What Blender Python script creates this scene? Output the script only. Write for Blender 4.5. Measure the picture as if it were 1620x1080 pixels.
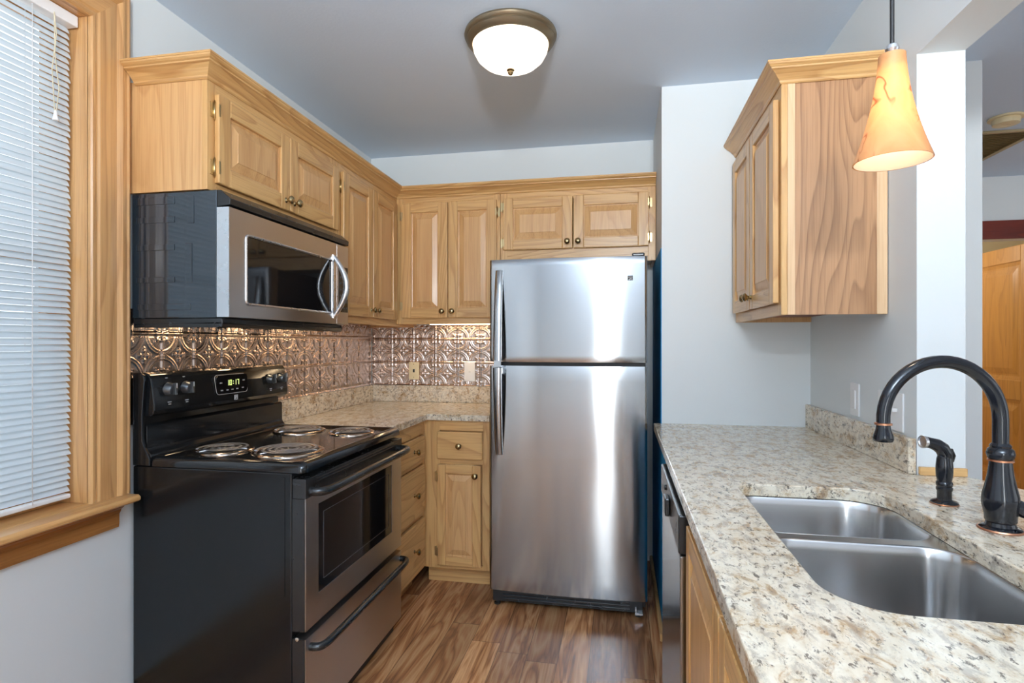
import bpy, bmesh, math, random
import numpy as np
from mathutils import Vector
random.seed(7)
for o in list(bpy.data.objects): bpy.data.objects.remove(o)
S = bpy.context.scene
COL = S.collection
PI = math.pi

# ------------------------------------------------------------------ camera, world, lights, exposure
EYE = 1.292
cd = bpy.data.cameras.new('camera'); cam = bpy.data.objects.new('camera', cd); COL.objects.link(cam)
cam.location = (0, 0, EYE); cam.rotation_euler = (PI/2, 0, 0.1917)
cd.sensor_width = 36; cd.lens = 889.4/1620*36; cd.shift_y = 1.7/1620; cd.clip_start = .02
S.camera = cam
w = bpy.data.worlds.new('sky'); S.world = w; w.use_nodes = True
bg = w.node_tree.nodes['Background']; bg.inputs[0].default_value = (.86, .93, 1, 1); bg.inputs[1].default_value = .62

def area_light(name, loc, target, sx, sy, power, col):
    l = bpy.data.lights.new(name, 'AREA'); l.shape = 'RECTANGLE'; l.size = sx; l.size_y = sy
    l.energy = power; l.color = col
    o = bpy.data.objects.new(name, l); COL.objects.link(o); o.location = loc
    o.rotation_euler = (Vector(target)-Vector(loc)).to_track_quat('-Z', 'Y').to_euler()
    return o
# daylight in the patio and kitchen windows, plus unseen fill lights added for brightness
area_light('daylight_patio', (.20, -3.41, 1.2), (.20, 3, 1.2), .40, 1.9, 36, (.90, .96, 1))
area_light('fill_great_room', (2.9, -3.36, 1.35), (-.4, 3, 1.35), 2.4, 1.8, 8, (.86, .93, 1))  # added fill through an unseen opening, brightens the surfaces facing the camera
area_light('daylight_kitchen', (-1.95, .94, 1.6), (2, 1.1, 1.3), 1.3, 1.5, 5, (.86, .94, 1))
area_light('fill_dining', (4.32, .2, 1.35), (0, .8, 1.7), 2.2, 1.5, 12, (.86, .93, 1))  # added fill from the unseen dining side, no known window
area_light('fill_bounce', (.17, -.95, 1.95), (.17, -.62, 3.2), .3, .7, 185, (.90, .955, 1))  # added area light aimed up to brighten the ceiling, no known source
area_light('fill_bounce', (.1, -1.2, 1.7), (-.1, -3.4, 1.5), .6, .6, 38, (.90, .955, 1))  # added area light bounced off the unseen rear wall as fill
S.view_settings.view_transform = 'Standard'; S.view_settings.look = 'None'
S.view_settings.exposure = 0.12; S.view_settings.gamma = 1.0; S.view_settings.use_curve_mapping = False
try:
    S.cycles.use_denoising = True
    S.cycles.max_bounces = 10; S.cycles.diffuse_bounces = 6; S.cycles.glossy_bounces = 5
    S.cycles.sample_clamp_indirect = 6.0
except Exception: pass

# ------------------------------------------------------------------ materials
def sr(r, g, b):
    f = lambda c: (c/255/12.92) if c/255 <= .04045 else ((c/255+.055)/1.055)**2.4
    return (f(r), f(g), f(b), 1)
class NT:
    def __init__(s, name):
        s.m = bpy.data.materials.new(name); s.m.use_nodes = True
        s.t = s.m.node_tree; s.b = s.t.nodes['Principled BSDF']; s.out = s.t.nodes['Material Output']
    def n(s, typ, **kw):
        x = s.t.nodes.new(typ)
        for k, v in kw.items(): setattr(x, k, v)
        return x
    def l(s, a, b): s.t.links.new(a, b)
    def math(s, op, a, b=None, c=None):
        x = s.n('ShaderNodeMath', operation=op)
        for i, v in enumerate((a, b, c)):
            if v is None: continue
            if hasattr(v, 'links'): s.l(v, x.inputs[i])
            else: x.inputs[i].default_value = v
        return x.outputs[0]
    def ramp(s, f, stops):
        x = s.n('ShaderNodeValToRGB'); e = x.color_ramp.elements
        while len(e) < len(stops): e.new(.5)
        for i, (p, c) in enumerate(stops):
            e[i].position = p; e[i].color = c if hasattr(c, '__len__') else (c, c, c, 1)
        s.l(f, x.inputs[0]); return x.outputs[0]
    def mix(s, f, a, b, bt='MIX'):
        x = s.n('ShaderNodeMix', data_type='RGBA', blend_type=bt)
        for sock, v in ((x.inputs[0], f), (x.inputs[6], a), (x.inputs[7], b)):
            if hasattr(v, 'links'): s.l(v, sock)
            else: sock.default_value = v
        return x.outputs[2]
    def coords(s, scale=(1, 1, 1), rnd=True):
        tc = s.n('ShaderNodeTexCoord'); mp = s.n('ShaderNodeMapping'); mp.inputs['Scale'].default_value = scale
        if rnd:
            oi = s.n('ShaderNodeObjectInfo'); add = s.n('ShaderNodeVectorMath', operation='ADD')
            cx = s.n('ShaderNodeCombineXYZ')
            r = s.math('MULTIPLY', oi.outputs['Random'], 7.3); r2 = s.math('MULTIPLY', oi.outputs['Random'], 3.1)
            s.l(r, cx.inputs[0]); s.l(r2, cx.inputs[1]); s.l(r, cx.inputs[2])
            s.l(tc.outputs['Object'], add.inputs[0]); s.l(cx.outputs[0], add.inputs[1])
            s.l(add.outputs[0], mp.inputs['Vector'])
        else: s.l(tc.outputs['Object'], mp.inputs['Vector'])
        return mp.outputs[0]
    def noise(s, vec, scale, detail=3, rough=.5, dist=0):
        x = s.n('ShaderNodeTexNoise'); s.l(vec, x.inputs['Vector'])
        x.inputs['Scale'].default_value = scale; x.inputs['Detail'].default_value = detail
        x.inputs['Roughness'].default_value = rough; x.inputs['Distortion'].default_value = dist
        return x.outputs['Fac']
    def bump(s, h, strength, dist=.002):
        x = s.n('ShaderNodeBump'); x.inputs['Strength'].default_value = strength; x.inputs['Distance'].default_value = dist
        s.l(h, x.inputs['Height']); s.l(x.outputs[0], s.b.inputs['Normal'])
    def set(s, **kw):
        names = dict(col='Base Color', met='Metallic', rough='Roughness', spec='Specular IOR Level', coat='Coat Weight',
                     coatr='Coat Roughness', aniso='Anisotropic', anir='Anisotropic Rotation', em='Emission Color', ems='Emission Strength',
                     trans='Transmission Weight', alpha='Alpha', ior='IOR', sss='Subsurface Weight')
        for k, v in kw.items():
            i = s.b.inputs[names[k]]
            if hasattr(v, 'links'): s.l(v, i)
            else: i.default_value = v
        return s

def plain(name, col, rough=.5, met=0, **kw):
    m = NT(name); m.set(col=col, rough=rough, met=met, **kw)
    v = m.coords(); n = m.noise(v, 35, 3)
    m.l(m.math('MULTIPLY_ADD', n, .08, rough-.04), m.b.inputs['Roughness'])
    return m.m

def oak(name, axis, light=(214, 172, 114), dark=(160, 110, 58), contrast=.58, rings=17, rough=.34, freq=5.5, stretch=.10):
    m = NT(name)
    sc = [1, 1, 1]; sc['xyz'.index(axis)] = stretch
    v = m.coords(sc)
    n1 = m.noise(v, freq, 1.5, .5, .25)
    ring = m.math('FRACT', m.math('MULTIPLY', n1, rings))
    ring = m.ramp(ring, [(0, 1.0), (.18, .55), (.55, .12), (.93, .05), (1, .9)])
    sc2 = [210, 210, 210]; sc2['xyz'.index(axis)] = 5
    v2 = m.coords(sc2); pore = m.ramp(m.noise(v2, 1, 2, .6), [(.46, 0), (.72, 1)])
    v3 = m.coords((1, 1, 1)); tone = m.noise(v3, 2.2, 2)
    f = m.math('ADD', m.math('MULTIPLY', ring, contrast), m.math('MULTIPLY', pore, .34))
    c = m.mix(f, sr(*light), sr(*dark))
    c = m.mix(m.math('MULTIPLY_ADD', tone, .5, -.12), c, sr(int(light[0]*.93), int(light[1]*.86), int(light[2]*.76)))
    m.set(col=c, rough=rough, coat=.18, coatr=.18); m.bump(f, .06, .001)
    return m.m

M = {}
for ax in 'xyz': M['oak_'+ax] = oak('oak_grain_'+ax, ax)
M['oak_side'] = oak('oak_veneer', 'z', (186, 142, 102), (120, 82, 54), .62, 32, .36, 4.2, .12)
M['oak_pale'] = oak('oak_pale_edge', 'z', (226, 192, 152), (198, 154, 110), .3, 14)
M['oak_panel'] = oak('oak_panel', 'z', (212, 168, 115), (166, 114, 62), .36, 14, .36, 4.6)
M['oak_sash'] = oak('oak_window', 'y', (208, 160, 104), (150, 98, 52), .5, 12, .3)
M['oak_sash_z'] = oak('oak_window_upright', 'z', (208, 162, 108), (150, 100, 56), .5, 14, .3)
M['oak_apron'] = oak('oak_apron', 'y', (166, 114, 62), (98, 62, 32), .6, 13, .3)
M['oak_door'] = oak('oak_hall_door', 'z', (192, 136, 60), (142, 90, 32), .4, 13, .35)
M['red_wood'] = oak('dark_red_wood', 'x', (122, 42, 22), (70, 20, 12), .5, 10, .3)
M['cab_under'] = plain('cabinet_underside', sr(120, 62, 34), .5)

def paint(name, col, bump=.05, scale=160):
    m = NT(name); m.set(col=col, rough=.62, spec=.3)
    v = m.coords(rnd=False); m.bump(m.noise(v, scale, 3), bump, .002); return m.m
M['wall'] = paint('wall_paint', sr(222, 227, 228))
M['ceil'] = paint('ceiling_paint', sr(212, 228, 246), .25, 90)
M['teal'] = paint('teal_paint', sr(24, 132, 186))
M['cream'] = paint('cream_paint', sr(240, 222, 186))

def granite():
    m = NT('granite'); v = m.coords((1, .6, 1), rnd=False)
    a = m.noise(v, 24, 8, .72, .5)
    c = m.ramp(a, [(.30, sr(140, 112, 84)), (.39, sr(190, 164, 130)), (.46, sr(220, 206, 182)), (.60, sr(234, 225, 206)), (.72, sr(206, 182, 146))])
    v2 = m.coords((1, .5, 1), rnd=False)
    g = m.ramp(m.noise(v2, 48, 8, .74, .4), [(.50, 0), (.60, 1)])
    c = m.mix(m.math('MULTIPLY', g, .62), c, sr(150, 136, 122))
    r = m.ramp(m.noise(v, 40, 6, .68, .8), [(.57, 0), (.66, 1)])
    c = m.mix(m.math('MULTIPLY', r, .6), c, sr(166, 124, 80))
    d = m.ramp(m.noise(v2, 92, 6, .7, .3), [(.56, 0), (.615, 1)])
    c = m.mix(m.math('MULTIPLY', d, .85), c, sr(74, 64, 58))
    m.set(col=c, rough=.09, spec=.5); return m.m
M['granite'] = granite()

def steel(name, col=(.60, .60, .61, 1), rough=.24, axis='x', aniso=.55, streak=.02, var=.10):
    m = NT(name); sc = [1, 1, 1]
    sc = [700, 700, 700]; sc['xyz'.index(axis)] = 6
    v = m.coords(sc, rnd=False); n = m.noise(v, 1, 2)
    m.set(col=col, met=1, aniso=aniso, anir=.25)
    m.l(m.math('MULTIPLY_ADD', n, var, rough-var/2), m.b.inputs['Roughness'])
    tg = m.n('ShaderNodeTangent', direction_type='RADIAL', axis='Z'); m.l(tg.outputs[0], m.b.inputs['Tangent'])
    if streak: m.bump(n, streak, .0006)
    return m.m
M['steel'] = steel('brushed_steel', (.38, .39, .40, 1), .16, 'x', .97, .01, .04)
M['steel_warm'] = steel('range_steel', (.56, .53, .51, 1), .3)
M['sink'] = steel('sink_steel', (.54, .54, .54, 1), .22, 'z', .6, 0, 0)
M['chrome'] = plain('polished_chrome', (.75, .74, .73, 1), .12, 1)
M['silver'] = plain('silver_trim', (.74, .75, .77, 1), .28, 1)
M['black'] = plain('black_enamel', (.008, .009, .010, 1), .10)
M['black_panel'] = plain('black_textured_steel', (.005, .006, .007, 1), .17, spec=.36)
def pebbled(m):
    t = m.node_tree; tc = t.nodes.new('ShaderNodeTexCoord'); n = t.nodes.new('ShaderNodeTexNoise'); n.inputs['Scale'].default_value = 420; n.inputs['Detail'].default_value = 1
    b = t.nodes.new('ShaderNodeBump'); b.inputs['Strength'].default_value = .10; b.inputs['Distance'].default_value = .001
    t.links.new(tc.outputs['Object'], n.inputs['Vector']); t.links.new(n.outputs['Fac'], b.inputs['Height']); t.links.new(b.outputs[0], t.nodes['Principled BSDF'].inputs['Normal'])
pebbled(M['black_panel'])
M['black_plastic'] = plain('black_plastic', (.012, .013, .014, 1), .26)
M['black_matt'] = plain('black_matt', (.010, .010, .011, 1), .5)
M['glass_black'] = plain('oven_glass', (.006, .006, .007, 1), .05)
M['mw_side'] = plain('microwave_side', (.014, .022, .030, 1), .07, spec=.95)
M['bronze'] = plain('oil_rubbed_bronze', (.006, .007, .010, 1), .13, 0, spec=.5)
M['knob_grey'] = plain('satin_dark_knob', (.10, .105, .11, 1), .22, .6)
M['mark_dim'] = plain('printed_light_grey', (.34, .34, .34, 1), .5)
M['rim'] = plain('burner_ring', (.56, .47, .40, 1), .16, 1)
M['copper'] = plain('copper_rub', (.55, .26, .15, 1), .3, 1)
M['brass'] = plain('aged_brass', (.42, .32, .17, 1), .26, 1)
M['hinge'] = plain('bright_brass', (.55, .43, .23, 1), .3, 1)
M['lampmetal'] = plain('antique_bronze', (.26, .21, .14, 1), .36, .8)
M['white_plastic'] = plain('white_plastic', sr(236, 236, 236), .35)
M['ivory'] = plain('ivory_plastic', sr(232, 216, 176), .35)
M['dark'] = plain('dark_slot', (.02, .018, .015, 1), .6)
M['mark_white'] = plain('printed_white', (.75, .75, .75, 1), .5)
M['mark_grey'] = plain('printed_grey', (.10, .10, .11, 1), .5)
M['coil'] = plain('burner_coil', (.30, .30, .32, 1), .4, .7)
M['bowl'] = plain('dark_drip_bowl', (.015, .015, .017, 1), .3, .5)
M['cord'] = plain('cord_fabric', sr(206, 196, 170), .8)
M['fridge_side'] = plain('fridge_side', (.05, .045, .045, 1), .35)
M['vent'] = plain('vent_metal', sr(186, 168, 128), .5)

def emit(name, col, strength):
    m = NT(name); m.set(col=(.8, .8, .8, 1), em=col, ems=strength); return m.m
M['digits'] = emit('clock_digits', (.62, .85, .06, 1), .8)
M['strip'] = emit('lamp_strip', (1, .72, .42, 1), 30)

def tin():
    m = NT('pressed_tin'); v = m.coords(rnd=False)
    c = m.mix(m.noise(v, 18, 3), sr(176, 158, 148), sr(212, 196, 186))
    m.set(col=c, met=1, rough=.27); return m.m
M['tin'] = tin()

def floor_mat():
    m = NT('walnut_planks'); tc = m.n('ShaderNodeTexCoord'); sx = m.n('ShaderNodeSeparateXYZ'); m.l(tc.outputs['Object'], sx.inputs[0])
    px = m.math('DIVIDE', sx.outputs[0], .127); row = m.math('FLOOR', px); fx = m.math('FRACT', px)
    wn = m.n('ShaderNodeTexWhiteNoise', noise_dimensions='1D'); m.l(row, wn.inputs['W'])
    py = m.math('ADD', m.math('DIVIDE', sx.outputs[1], 1.2), m.math('MULTIPLY', wn.outputs['Value'], 3.7))
    seg = m.math('FLOOR', py); fy = m.math('FRACT', py)
    wn2 = m.n('ShaderNodeTexWhiteNoise', noise_dimensions='2D'); cx = m.n('ShaderNodeCombineXYZ')
    m.l(row, cx.inputs[0]); m.l(seg, cx.inputs[1]); m.l(cx.outputs[0], wn2.inputs['Vector'])
    rnd = wn2.outputs['Value']
    c2 = m.n('ShaderNodeCombineXYZ')
    m.l(sx.outputs[0], c2.inputs[0]); m.l(m.math('MULTIPLY', sx.outputs[1], .11), c2.inputs[1]); m.l(m.math('MULTIPLY', rnd, 31), c2.inputs[2])
    n1 = m.noise(c2.outputs[0], 14, 3, .55, .6)
    ring = m.math('PINGPONG', m.math('MULTIPLY', n1, 9), 1)
    mp = m.n('ShaderNodeMapping'); m.l(c2.outputs[0], mp.inputs['Vector']); mp.inputs['Scale'].default_value = (150, 30, 1)
    fine = m.noise(mp.outputs[0], 1, 3, .6)
    f = m.math('ADD', m.math('MULTIPLY', ring, .5), m.math('MULTIPLY', fine, .5))
    c = m.ramp(f, [(.15, sr(116, 72, 44)), (.45, sr(186, 126, 80)), (.8, sr(226, 172, 122))])
    c = m.mix(m.math('MULTIPLY', rnd, .6), c, sr(92, 60, 42))
    ex = m.math('LESS_THAN', m.math('MINIMUM', fx, m.math('SUBTRACT', 1, fx)), .012)
    ey = m.math('LESS_THAN', m.math('MINIMUM', fy, m.math('SUBTRACT', 1, fy)), .0014)
    e = m.math('MAXIMUM', ex, ey)
    c = m.mix(m.math('MULTIPLY', e, .6), c, sr(40, 24, 16))
    m.set(col=c, rough=.22); m.bump(f, .05, .001); return m.m
M['floor'] = floor_mat()

def slat_mat():
    m = NT('blind_slat'); tr = m.n('ShaderNodeBsdfTranslucent'); tr.inputs[0].default_value = (.8, .86, .9, 1)
    m.set(col=sr(212, 221, 226), rough=.4); mx = m.n('ShaderNodeMixShader'); mx.inputs[0].default_value = .10
    v = m.coords(rnd=False); m.l(m.math('MULTIPLY_ADD', m.noise(v, 30), .1, .35), m.b.inputs['Roughness'])
    m.l(m.b.outputs[0], mx.inputs[1]); m.l(tr.outputs[0], mx.inputs[2]); m.l(mx.outputs[0], m.out.inputs[0]); return m.m
M['slat'] = slat_mat()

def shade_mat():
    m = NT('amber_art_glass'); v = m.coords((1, 1, .7), rnd=False)
    n = m.noise(v, 16, 4, .6, 1.5)
    vein = m.ramp(m.math('ABSOLUTE', m.math('SUBTRACT', m.noise(v, 6.5, 3, .6, .7), .5)), [(0, 1), (.02, 0)])
    vein = m.math('MULTIPLY', vein, m.ramp(m.noise(v, 9, 2), [(.38, 0), (.5, 1)]))
    c = m.mix(n, sr(206, 140, 84), sr(234, 184, 130)); c = m.mix(m.math('MULTIPLY', vein, .9), c, sr(150, 60, 30))
    tr = m.n('ShaderNodeBsdfTranslucent'); m.l(c, tr.inputs[0]); m.set(col=c, rough=.25)
    mx = m.n('ShaderNodeMixShader'); mx.inputs[0].default_value = .30
    m.l(m.b.outputs[0], mx.inputs[1]); m.l(tr.outputs[0], mx.inputs[2]); m.l(mx.outputs[0], m.out.inputs[0]); return m.m
M['shade'] = shade_mat()
def shade_inner():
    m = NT('white_glass_lining'); m.set(col=sr(250, 244, 232), rough=.4); tr = m.n('ShaderNodeBsdfTranslucent'); tr.inputs[0].default_value = (.95, .9, .8, 1)
    mx = m.n('ShaderNodeMixShader'); mx.inputs[0].default_value = .4; m.l(m.b.outputs[0], mx.inputs[1]); m.l(tr.outputs[0], mx.inputs[2]); m.l(mx.outputs[0], m.out.inputs[0]); return m.m
M['shade_inner'] = shade_inner()
def dome_mat():
    m = NT('alabaster_glass'); v = m.coords((1, 1, 1), rnd=False); n = m.noise(v, 7, 3, .55, .8)
    c = m.mix(n, (1, .86, .68, 1), (1, .95, .87, 1)); m.set(col=sr(240, 230, 210), rough=.25, em=c, ems=1.6); return m.m
M['dome'] = dome_mat()
M['bulb'] = emit('bulb', (1, .85, .62, 1), 9)
def pane():
    m = NT('window_glass'); m.set(col=(1, 1, 1, 1), rough=.02, trans=1, ior=1.02); return m.m
M['pane'] = pane()

# ------------------------------------------------------------------ mesh helpers
class MB:
    def __init__(s): s.v = []; s.f = []; s.mi = []; s.sm = []
    def add(s, vs, fs, mi=0, smooth=False):
        k = len(s.v); s.v += [tuple(p) for p in vs]
        for f in fs: s.f.append([k+i for i in f]); s.mi.append(mi); s.sm.append(smooth)
        return s
    def box(s, x0, x1, y0, y1, z0, z1, mi=0):
        x0, x1 = min(x0, x1), max(x0, x1); y0, y1 = min(y0, y1), max(y0, y1); z0, z1 = min(z0, z1), max(z0, z1)
        return s.add([(x0,y0,z0),(x1,y0,z0),(x1,y1,z0),(x0,y1,z0),(x0,y0,z1),(x1,y0,z1),(x1,y1,z1),(x0,y1,z1)],
              [(0,3,2,1),(4,5,6,7),(0,1,5,4),(1,2,6,5),(2,3,7,6),(3,0,4,7)], mi)
    def prism(s, pts, axis, a, b, mi=0, smooth=False):
        """polygon of 2-D points pushed along an axis; pts in the other two axes in cyclic order x(yz) y(zx) z(xy)"""
        def P(p, t):
            return {'x': (t, p[0], p[1]), 'y': (p[1], t, p[0]), 'z': (p[0], p[1], t)}[axis]
        n = len(pts)
        ar = sum(pts[i][0]*pts[(i+1) % n][1]-pts[(i+1) % n][0]*pts[i][1] for i in range(n))
        if ar < 0: pts = pts[::-1]
        if a > b: a, b = b, a
        vs = [P(p, a) for p in pts]+[P(p, b) for p in pts]
        k = len(s.v); s.add(vs, [tuple(range(n))[::-1], tuple(range(n, 2*n))], mi)
        for i in range(n):
            j = (i+1) % n; s.f.append([k+i, k+j, k+n+j, k+n+i]); s.mi.append(mi); s.sm.append(smooth)
        return s
    def tube(s, pts, r, seg=14, mi=0, cap=True, flat=None):
        """round tube through points; r number or list; flat=(k, up) squashes one direction"""
        P = [Vector(p) for p in pts]; n = len(P); rs = r if hasattr(r, '__len__') else [r]*n
        up = None; rings = []
        for i in range(n):
            t = (P[min(i+1, n-1)]-P[max(i-1, 0)]).normalized()
            if up is None:
                a = Vector((0, 0, 1)) if abs(t.z) < .9 else Vector((1, 0, 0)); up = (a-t*a.dot(t)).normalized()
            else: up = (up-t*up.dot(t)).normalized()
            q = t.cross(up)
            rings.append([P[i]+(up*math.cos(2*PI*j/seg)+q*math.sin(2*PI*j/seg))*rs[i] for j in range(seg)])
        k = len(s.v); s.v += [tuple(p) for ring in rings for p in ring]
        for i in range(n-1):
            for j in range(seg):
                a = k+i*seg+j; b = k+i*seg+(j+1) % seg
                s.f.append([a, b, b+seg, a+seg]); s.mi.append(mi); s.sm.append(True)
        if cap:
            s.f.append([k+j for j in range(seg)][::-1]); s.mi.append(mi); s.sm.append(False)
            s.f.append([k+(n-1)*seg+j for j in range(seg)]); s.mi.append(mi); s.sm.append(False)
        return s
    def lathe(s, prof, c, axis=(0, 0, 1), seg=32, mi=0):
        """profile of (radius, height) turned about an axis through c"""
        ax = Vector(axis).normalized(); a = Vector((1, 0, 0)) if abs(ax.x) < .9 else Vector((0, 1, 0))
        u = (a-ax*a.dot(ax)).normalized(); q = ax.cross(u); c = Vector(c); k = len(s.v); n = len(prof)
        for r, h in prof:
            for j in range(seg):
                s.v.append(tuple(c+ax*h+(u*math.cos(2*PI*j/seg)+q*math.sin(2*PI*j/seg))*max(r, 1e-5)))
        for i in range(n-1):
            for j in range(seg):
                p = k+i*seg+j; p2 = k+i*seg+(j+1) % seg
                s.f.append([p, p2, p2+seg, p+seg]); s.mi.append(mi); s.sm.append(True)
        s.f.append([k+j for j in range(seg)][::-1]); s.mi.append(mi); s.sm.append(False)
        s.f.append([k+(n-1)*seg+j for j in range(seg)]); s.mi.append(mi); s.sm.append(False)
        return s

def mesh_of(name, mb, mats, sharp=38):
    me = bpy.data.meshes.new(name); me.from_pydata(mb.v, [], mb.f)
    for m in (mats if isinstance(mats, (list, tuple)) else [mats]): me.materials.append(M[m])
    me.polygons.foreach_set('material_index', mb.mi); me.polygons.foreach_set('use_smooth', mb.sm)
    bm = bmesh.new(); bm.from_mesh(me)
    bmesh.ops.remove_doubles(bm, verts=bm.verts, dist=1e-6)
    bmesh.ops.recalc_face_normals(bm, faces=bm.faces)
    for e in bm.edges:
        if len(e.link_faces) == 2 and e.calc_face_angle(0) > math.radians(sharp): e.smooth = False
    bm.to_mesh(me); bm.free(); me.update(); return me
def obj(name, mb, mats, parent=None, bevel=0, seg=2, sharp=38):
    o = bpy.data.objects.new(name, mesh_of(name, mb, mats, sharp)); COL.objects.link(o)
    if parent: o.parent = parent
    if bevel:
        b = o.modifiers.new('bevel', 'BEVEL'); b.width = bevel; b.segments = seg; b.limit_method = 'ANGLE'; b.angle_limit = math.radians(40)
        b.use_clamp_overlap = True
    return o
def tag(o, label, cat, group=None):
    o['label'] = label; o['category'] = cat
    if group: o['group'] = group
    return o
def thing(name, label, cat, loc=(0, 0, 0), rz=0, group=None):
    o = bpy.data.objects.new(name, None); COL.objects.link(o); o.location = loc; o.rotation_euler = (0, 0, rz)
    o.empty_display_size = .1; return tag(o, label, cat, group)
def struct(name, mb, mats, parent=None, bevel=0):
    o = obj(name, mb, mats, parent, bevel)
    if not parent: o['kind'] = 'structure'
    return o
def copy_tree(o, parent=None):
    c = o.copy(); COL.objects.link(c)
    if parent: c.parent = parent
    for ch in list(o.children): copy_tree(ch, c)
    return c
def bezier(p0, p1, p2, p3, n=12):
    r = []
    for i in range(n+1):
        t = i/n; r.append(tuple((1-t)**3*a+3*(1-t)**2*t*b+3*(1-t)*t*t*c+t**3*d for a, b, c, d in zip(p0, p1, p2, p3)))
    return r
def rrect(x0, x1, y0, y1, r, n=8):
    """rounded rectangle outline; r one radius or four (x0y0, x1y0, x1y1, x0y1)"""
    rs = r if hasattr(r, '__len__') else [r]*4; out = []
    for (cx, cy, a0, q) in ((x0+rs[0], y0+rs[0], PI, rs[0]), (x1-rs[1], y0+rs[1], 1.5*PI, rs[1]),
                            (x1-rs[2], y1-rs[2], 0, rs[2]), (x0+rs[3], y1-rs[3], .5*PI, rs[3])):
        for i in range(n+1):
            a = a0+i/n*PI/2; out.append((cx+q*math.cos(a), cy+q*math.sin(a)))
    return out

# ------------------------------------------------------------------ the setting
XL, YB, ZC = -1.60, 3.425, 2.491
XP, YP = .187, 2.724                   # near corner of the wall beside the refrigerator
XR, XR2, YE = .832, .955, 1.803        # wall with the pass-through, and where it ends
WY0, WY1, WZ0, WZ1 = .42, 1.438, .80, 2.287

struct('floor', MB().box(-1.9, 5.2, -3.6, 7.2, -.1, 0), 'floor')
struct('ceiling', MB().box(-1.9, 5.2, -3.6, 7.2, ZC, ZC+.1), 'ceil')
b = MB(); x0, x1 = XL-.13, XL
b.box(x0, x1, WY1+.02, YB+.1, 0, ZC); b.box(x0, x1, WY0-.02, WY1+.02, 0, WZ0-.025); b.box(x0, x1, WY0-.02, WY1+.02, WZ1+.02, ZC)
b.box(x0, x1, -3.5, WY0-.02, 0, ZC)
struct('wall_left', b, 'wall')
struct('wall_back', MB().box(XL, XP, YB, YB+.12, 0, ZC), 'wall')
struct('wall_middle', MB().box(XP, 1.506, YP, YB+.12, 0, ZC), 'wall')
struct('wall_right', MB().box(XR, XR2, YE, YP, 0, ZC), 'wall')
struct('wall_header', MB().box(XR, XR2, .55, YE, 2.118, ZC), 'wall')
struct('wall_knee', MB().box(XR, XR2, -.6, YE, 0, .8825), 'wall')
# behind the camera: a living room with a glazed patio opening, the dining room to the right
b = MB().box(-1.73, -.065, -3.5, -3.4, 0, ZC).box(.465, 1.6, -3.5, -3.4, 0, ZC).box(4.2, 5.1, -3.5, -3.4, 0, ZC).box(1.6, 4.2, -3.5, -3.4, 0, .4).box(1.6, 4.2, -3.5, -3.4, 2.3, ZC).box(-.065, .465, -3.5, -3.4, 2.16, ZC).box(-.065, .465, -3.5, -3.4, 0, .24)
struct('wall_patio', b, 'wall')
b = MB().box(4.4, 4.5, -3.5, -.95, 0, ZC).box(4.4, 4.5, 1.35, 7, 0, ZC).box(4.4, 4.5, -.95, 1.35, 0, .6).box(4.4, 4.5, -.95, 1.35, 2.1, ZC)
struct('wall_dining', b, 'wall')
HY = 4.655
b = MB().box(1.4, 2.12, HY, HY+.12, 0, ZC).box(3.01, 4.4, HY, HY+.12, 0, ZC).box(2.12, 3.01, HY, HY+.12, 2.04, ZC)
struct('wall_hall', b, 'wall')
struct('wall_passage', MB().box(1.3, 1.4, YB+.12, HY+.12, 0, ZC), 'wall')
b = MB().box(1.4, 4.4, 6.6, 6.7, 0, ZC).box(1.4, 1.5, HY+.12, 6.6, 0, ZC)
struct('wall_bedroom', b, 'cream')
struct('trim_1', MB().box(2.0, 3.13, HY-.02, HY, 2.04, 2.17).box(2.0, 2.12, HY-.02, HY, 0, 2.04).box(3.01, 3.13, HY-.02, HY, 0, 2.04), 'red_wood', bevel=.003)
# teal painted side of the middle wall, its oak shoe moulding
struct('wall_accent', MB().box(XP-.004, XP, 2.06, YB-.002, 0, .882).box(XP-.004, XP, YP, YB-.002, .882, 1.735), 'teal')
struct('baseboard_right', MB().box(XP-.022, XP-.004, 2.5, YB-.002, 0, .035), 'oak_y', bevel=.006)
struct('baseboard_left', MB().box(XL, XL+.016, -3.3, 1.57, 0, .165), 'oak_y', bevel=.004)
struct('trim_2', MB().box(XR+.003, XR2, YE-.012, YE-.001, .9145, .938), 'oak_x', bevel=.002)

# kitchen window: oak lining, casing, stool, apron, sash, glass
b = MB()
b.box(XL-.13, XL+.004, WY1, WY1+.019, WZ0, WZ1+.019); b.box(XL-.13, XL+.004, WY0-.019, WY0, WZ0, WZ1+.019)
win = struct('window_1', b, 'oak_sash_z', bevel=.002)
obj('head_lining', MB().box(XL-.13, XL+.004, WY0, WY1, WZ1, WZ1+.019), 'oak_sash', win, .002)
def casing_run(mb, path, prof, mi=0):
    """mitred moulding; path gives for every profile offset the corner points"""
    n = len(prof); k = len(mb.v); P = [path(o) for o, h in prof]; m = len(P[0])
    for i in range(n):
        for j in range(m):
            y, z = P[i][j]; mb.v.append((XL+prof[i][1], y, z))
    for i in range(n):
        i2 = (i+1) % n
        for j in range(m-1):
            mb.f.append([k+i*m+j, k+i*m+j+1, k+i2*m+j+1, k+i2*m+j]); mb.mi.append(mi if j != 1 else 1); mb.sm.append(False)
    mb.f.append([k+i*m for i in range(n)]); mb.mi.append(0); mb.sm.append(False)
    mb.f.append([k+i*m+m-1 for i in range(n)][::-1]); mb.mi.append(0); mb.sm.append(False)
CW = .133
prof = [(0, .0), (0, .012), (.004, .016), (.012, .016), (.016, .013), (.022, .013), (.028, .017), (.062, .019), (.086, .017), (.092, .021),
        (.100, .026), (.108, .026), (.113, .021), (.120, .021), (.126, .024), (CW, .021), (CW, 0)]
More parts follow.
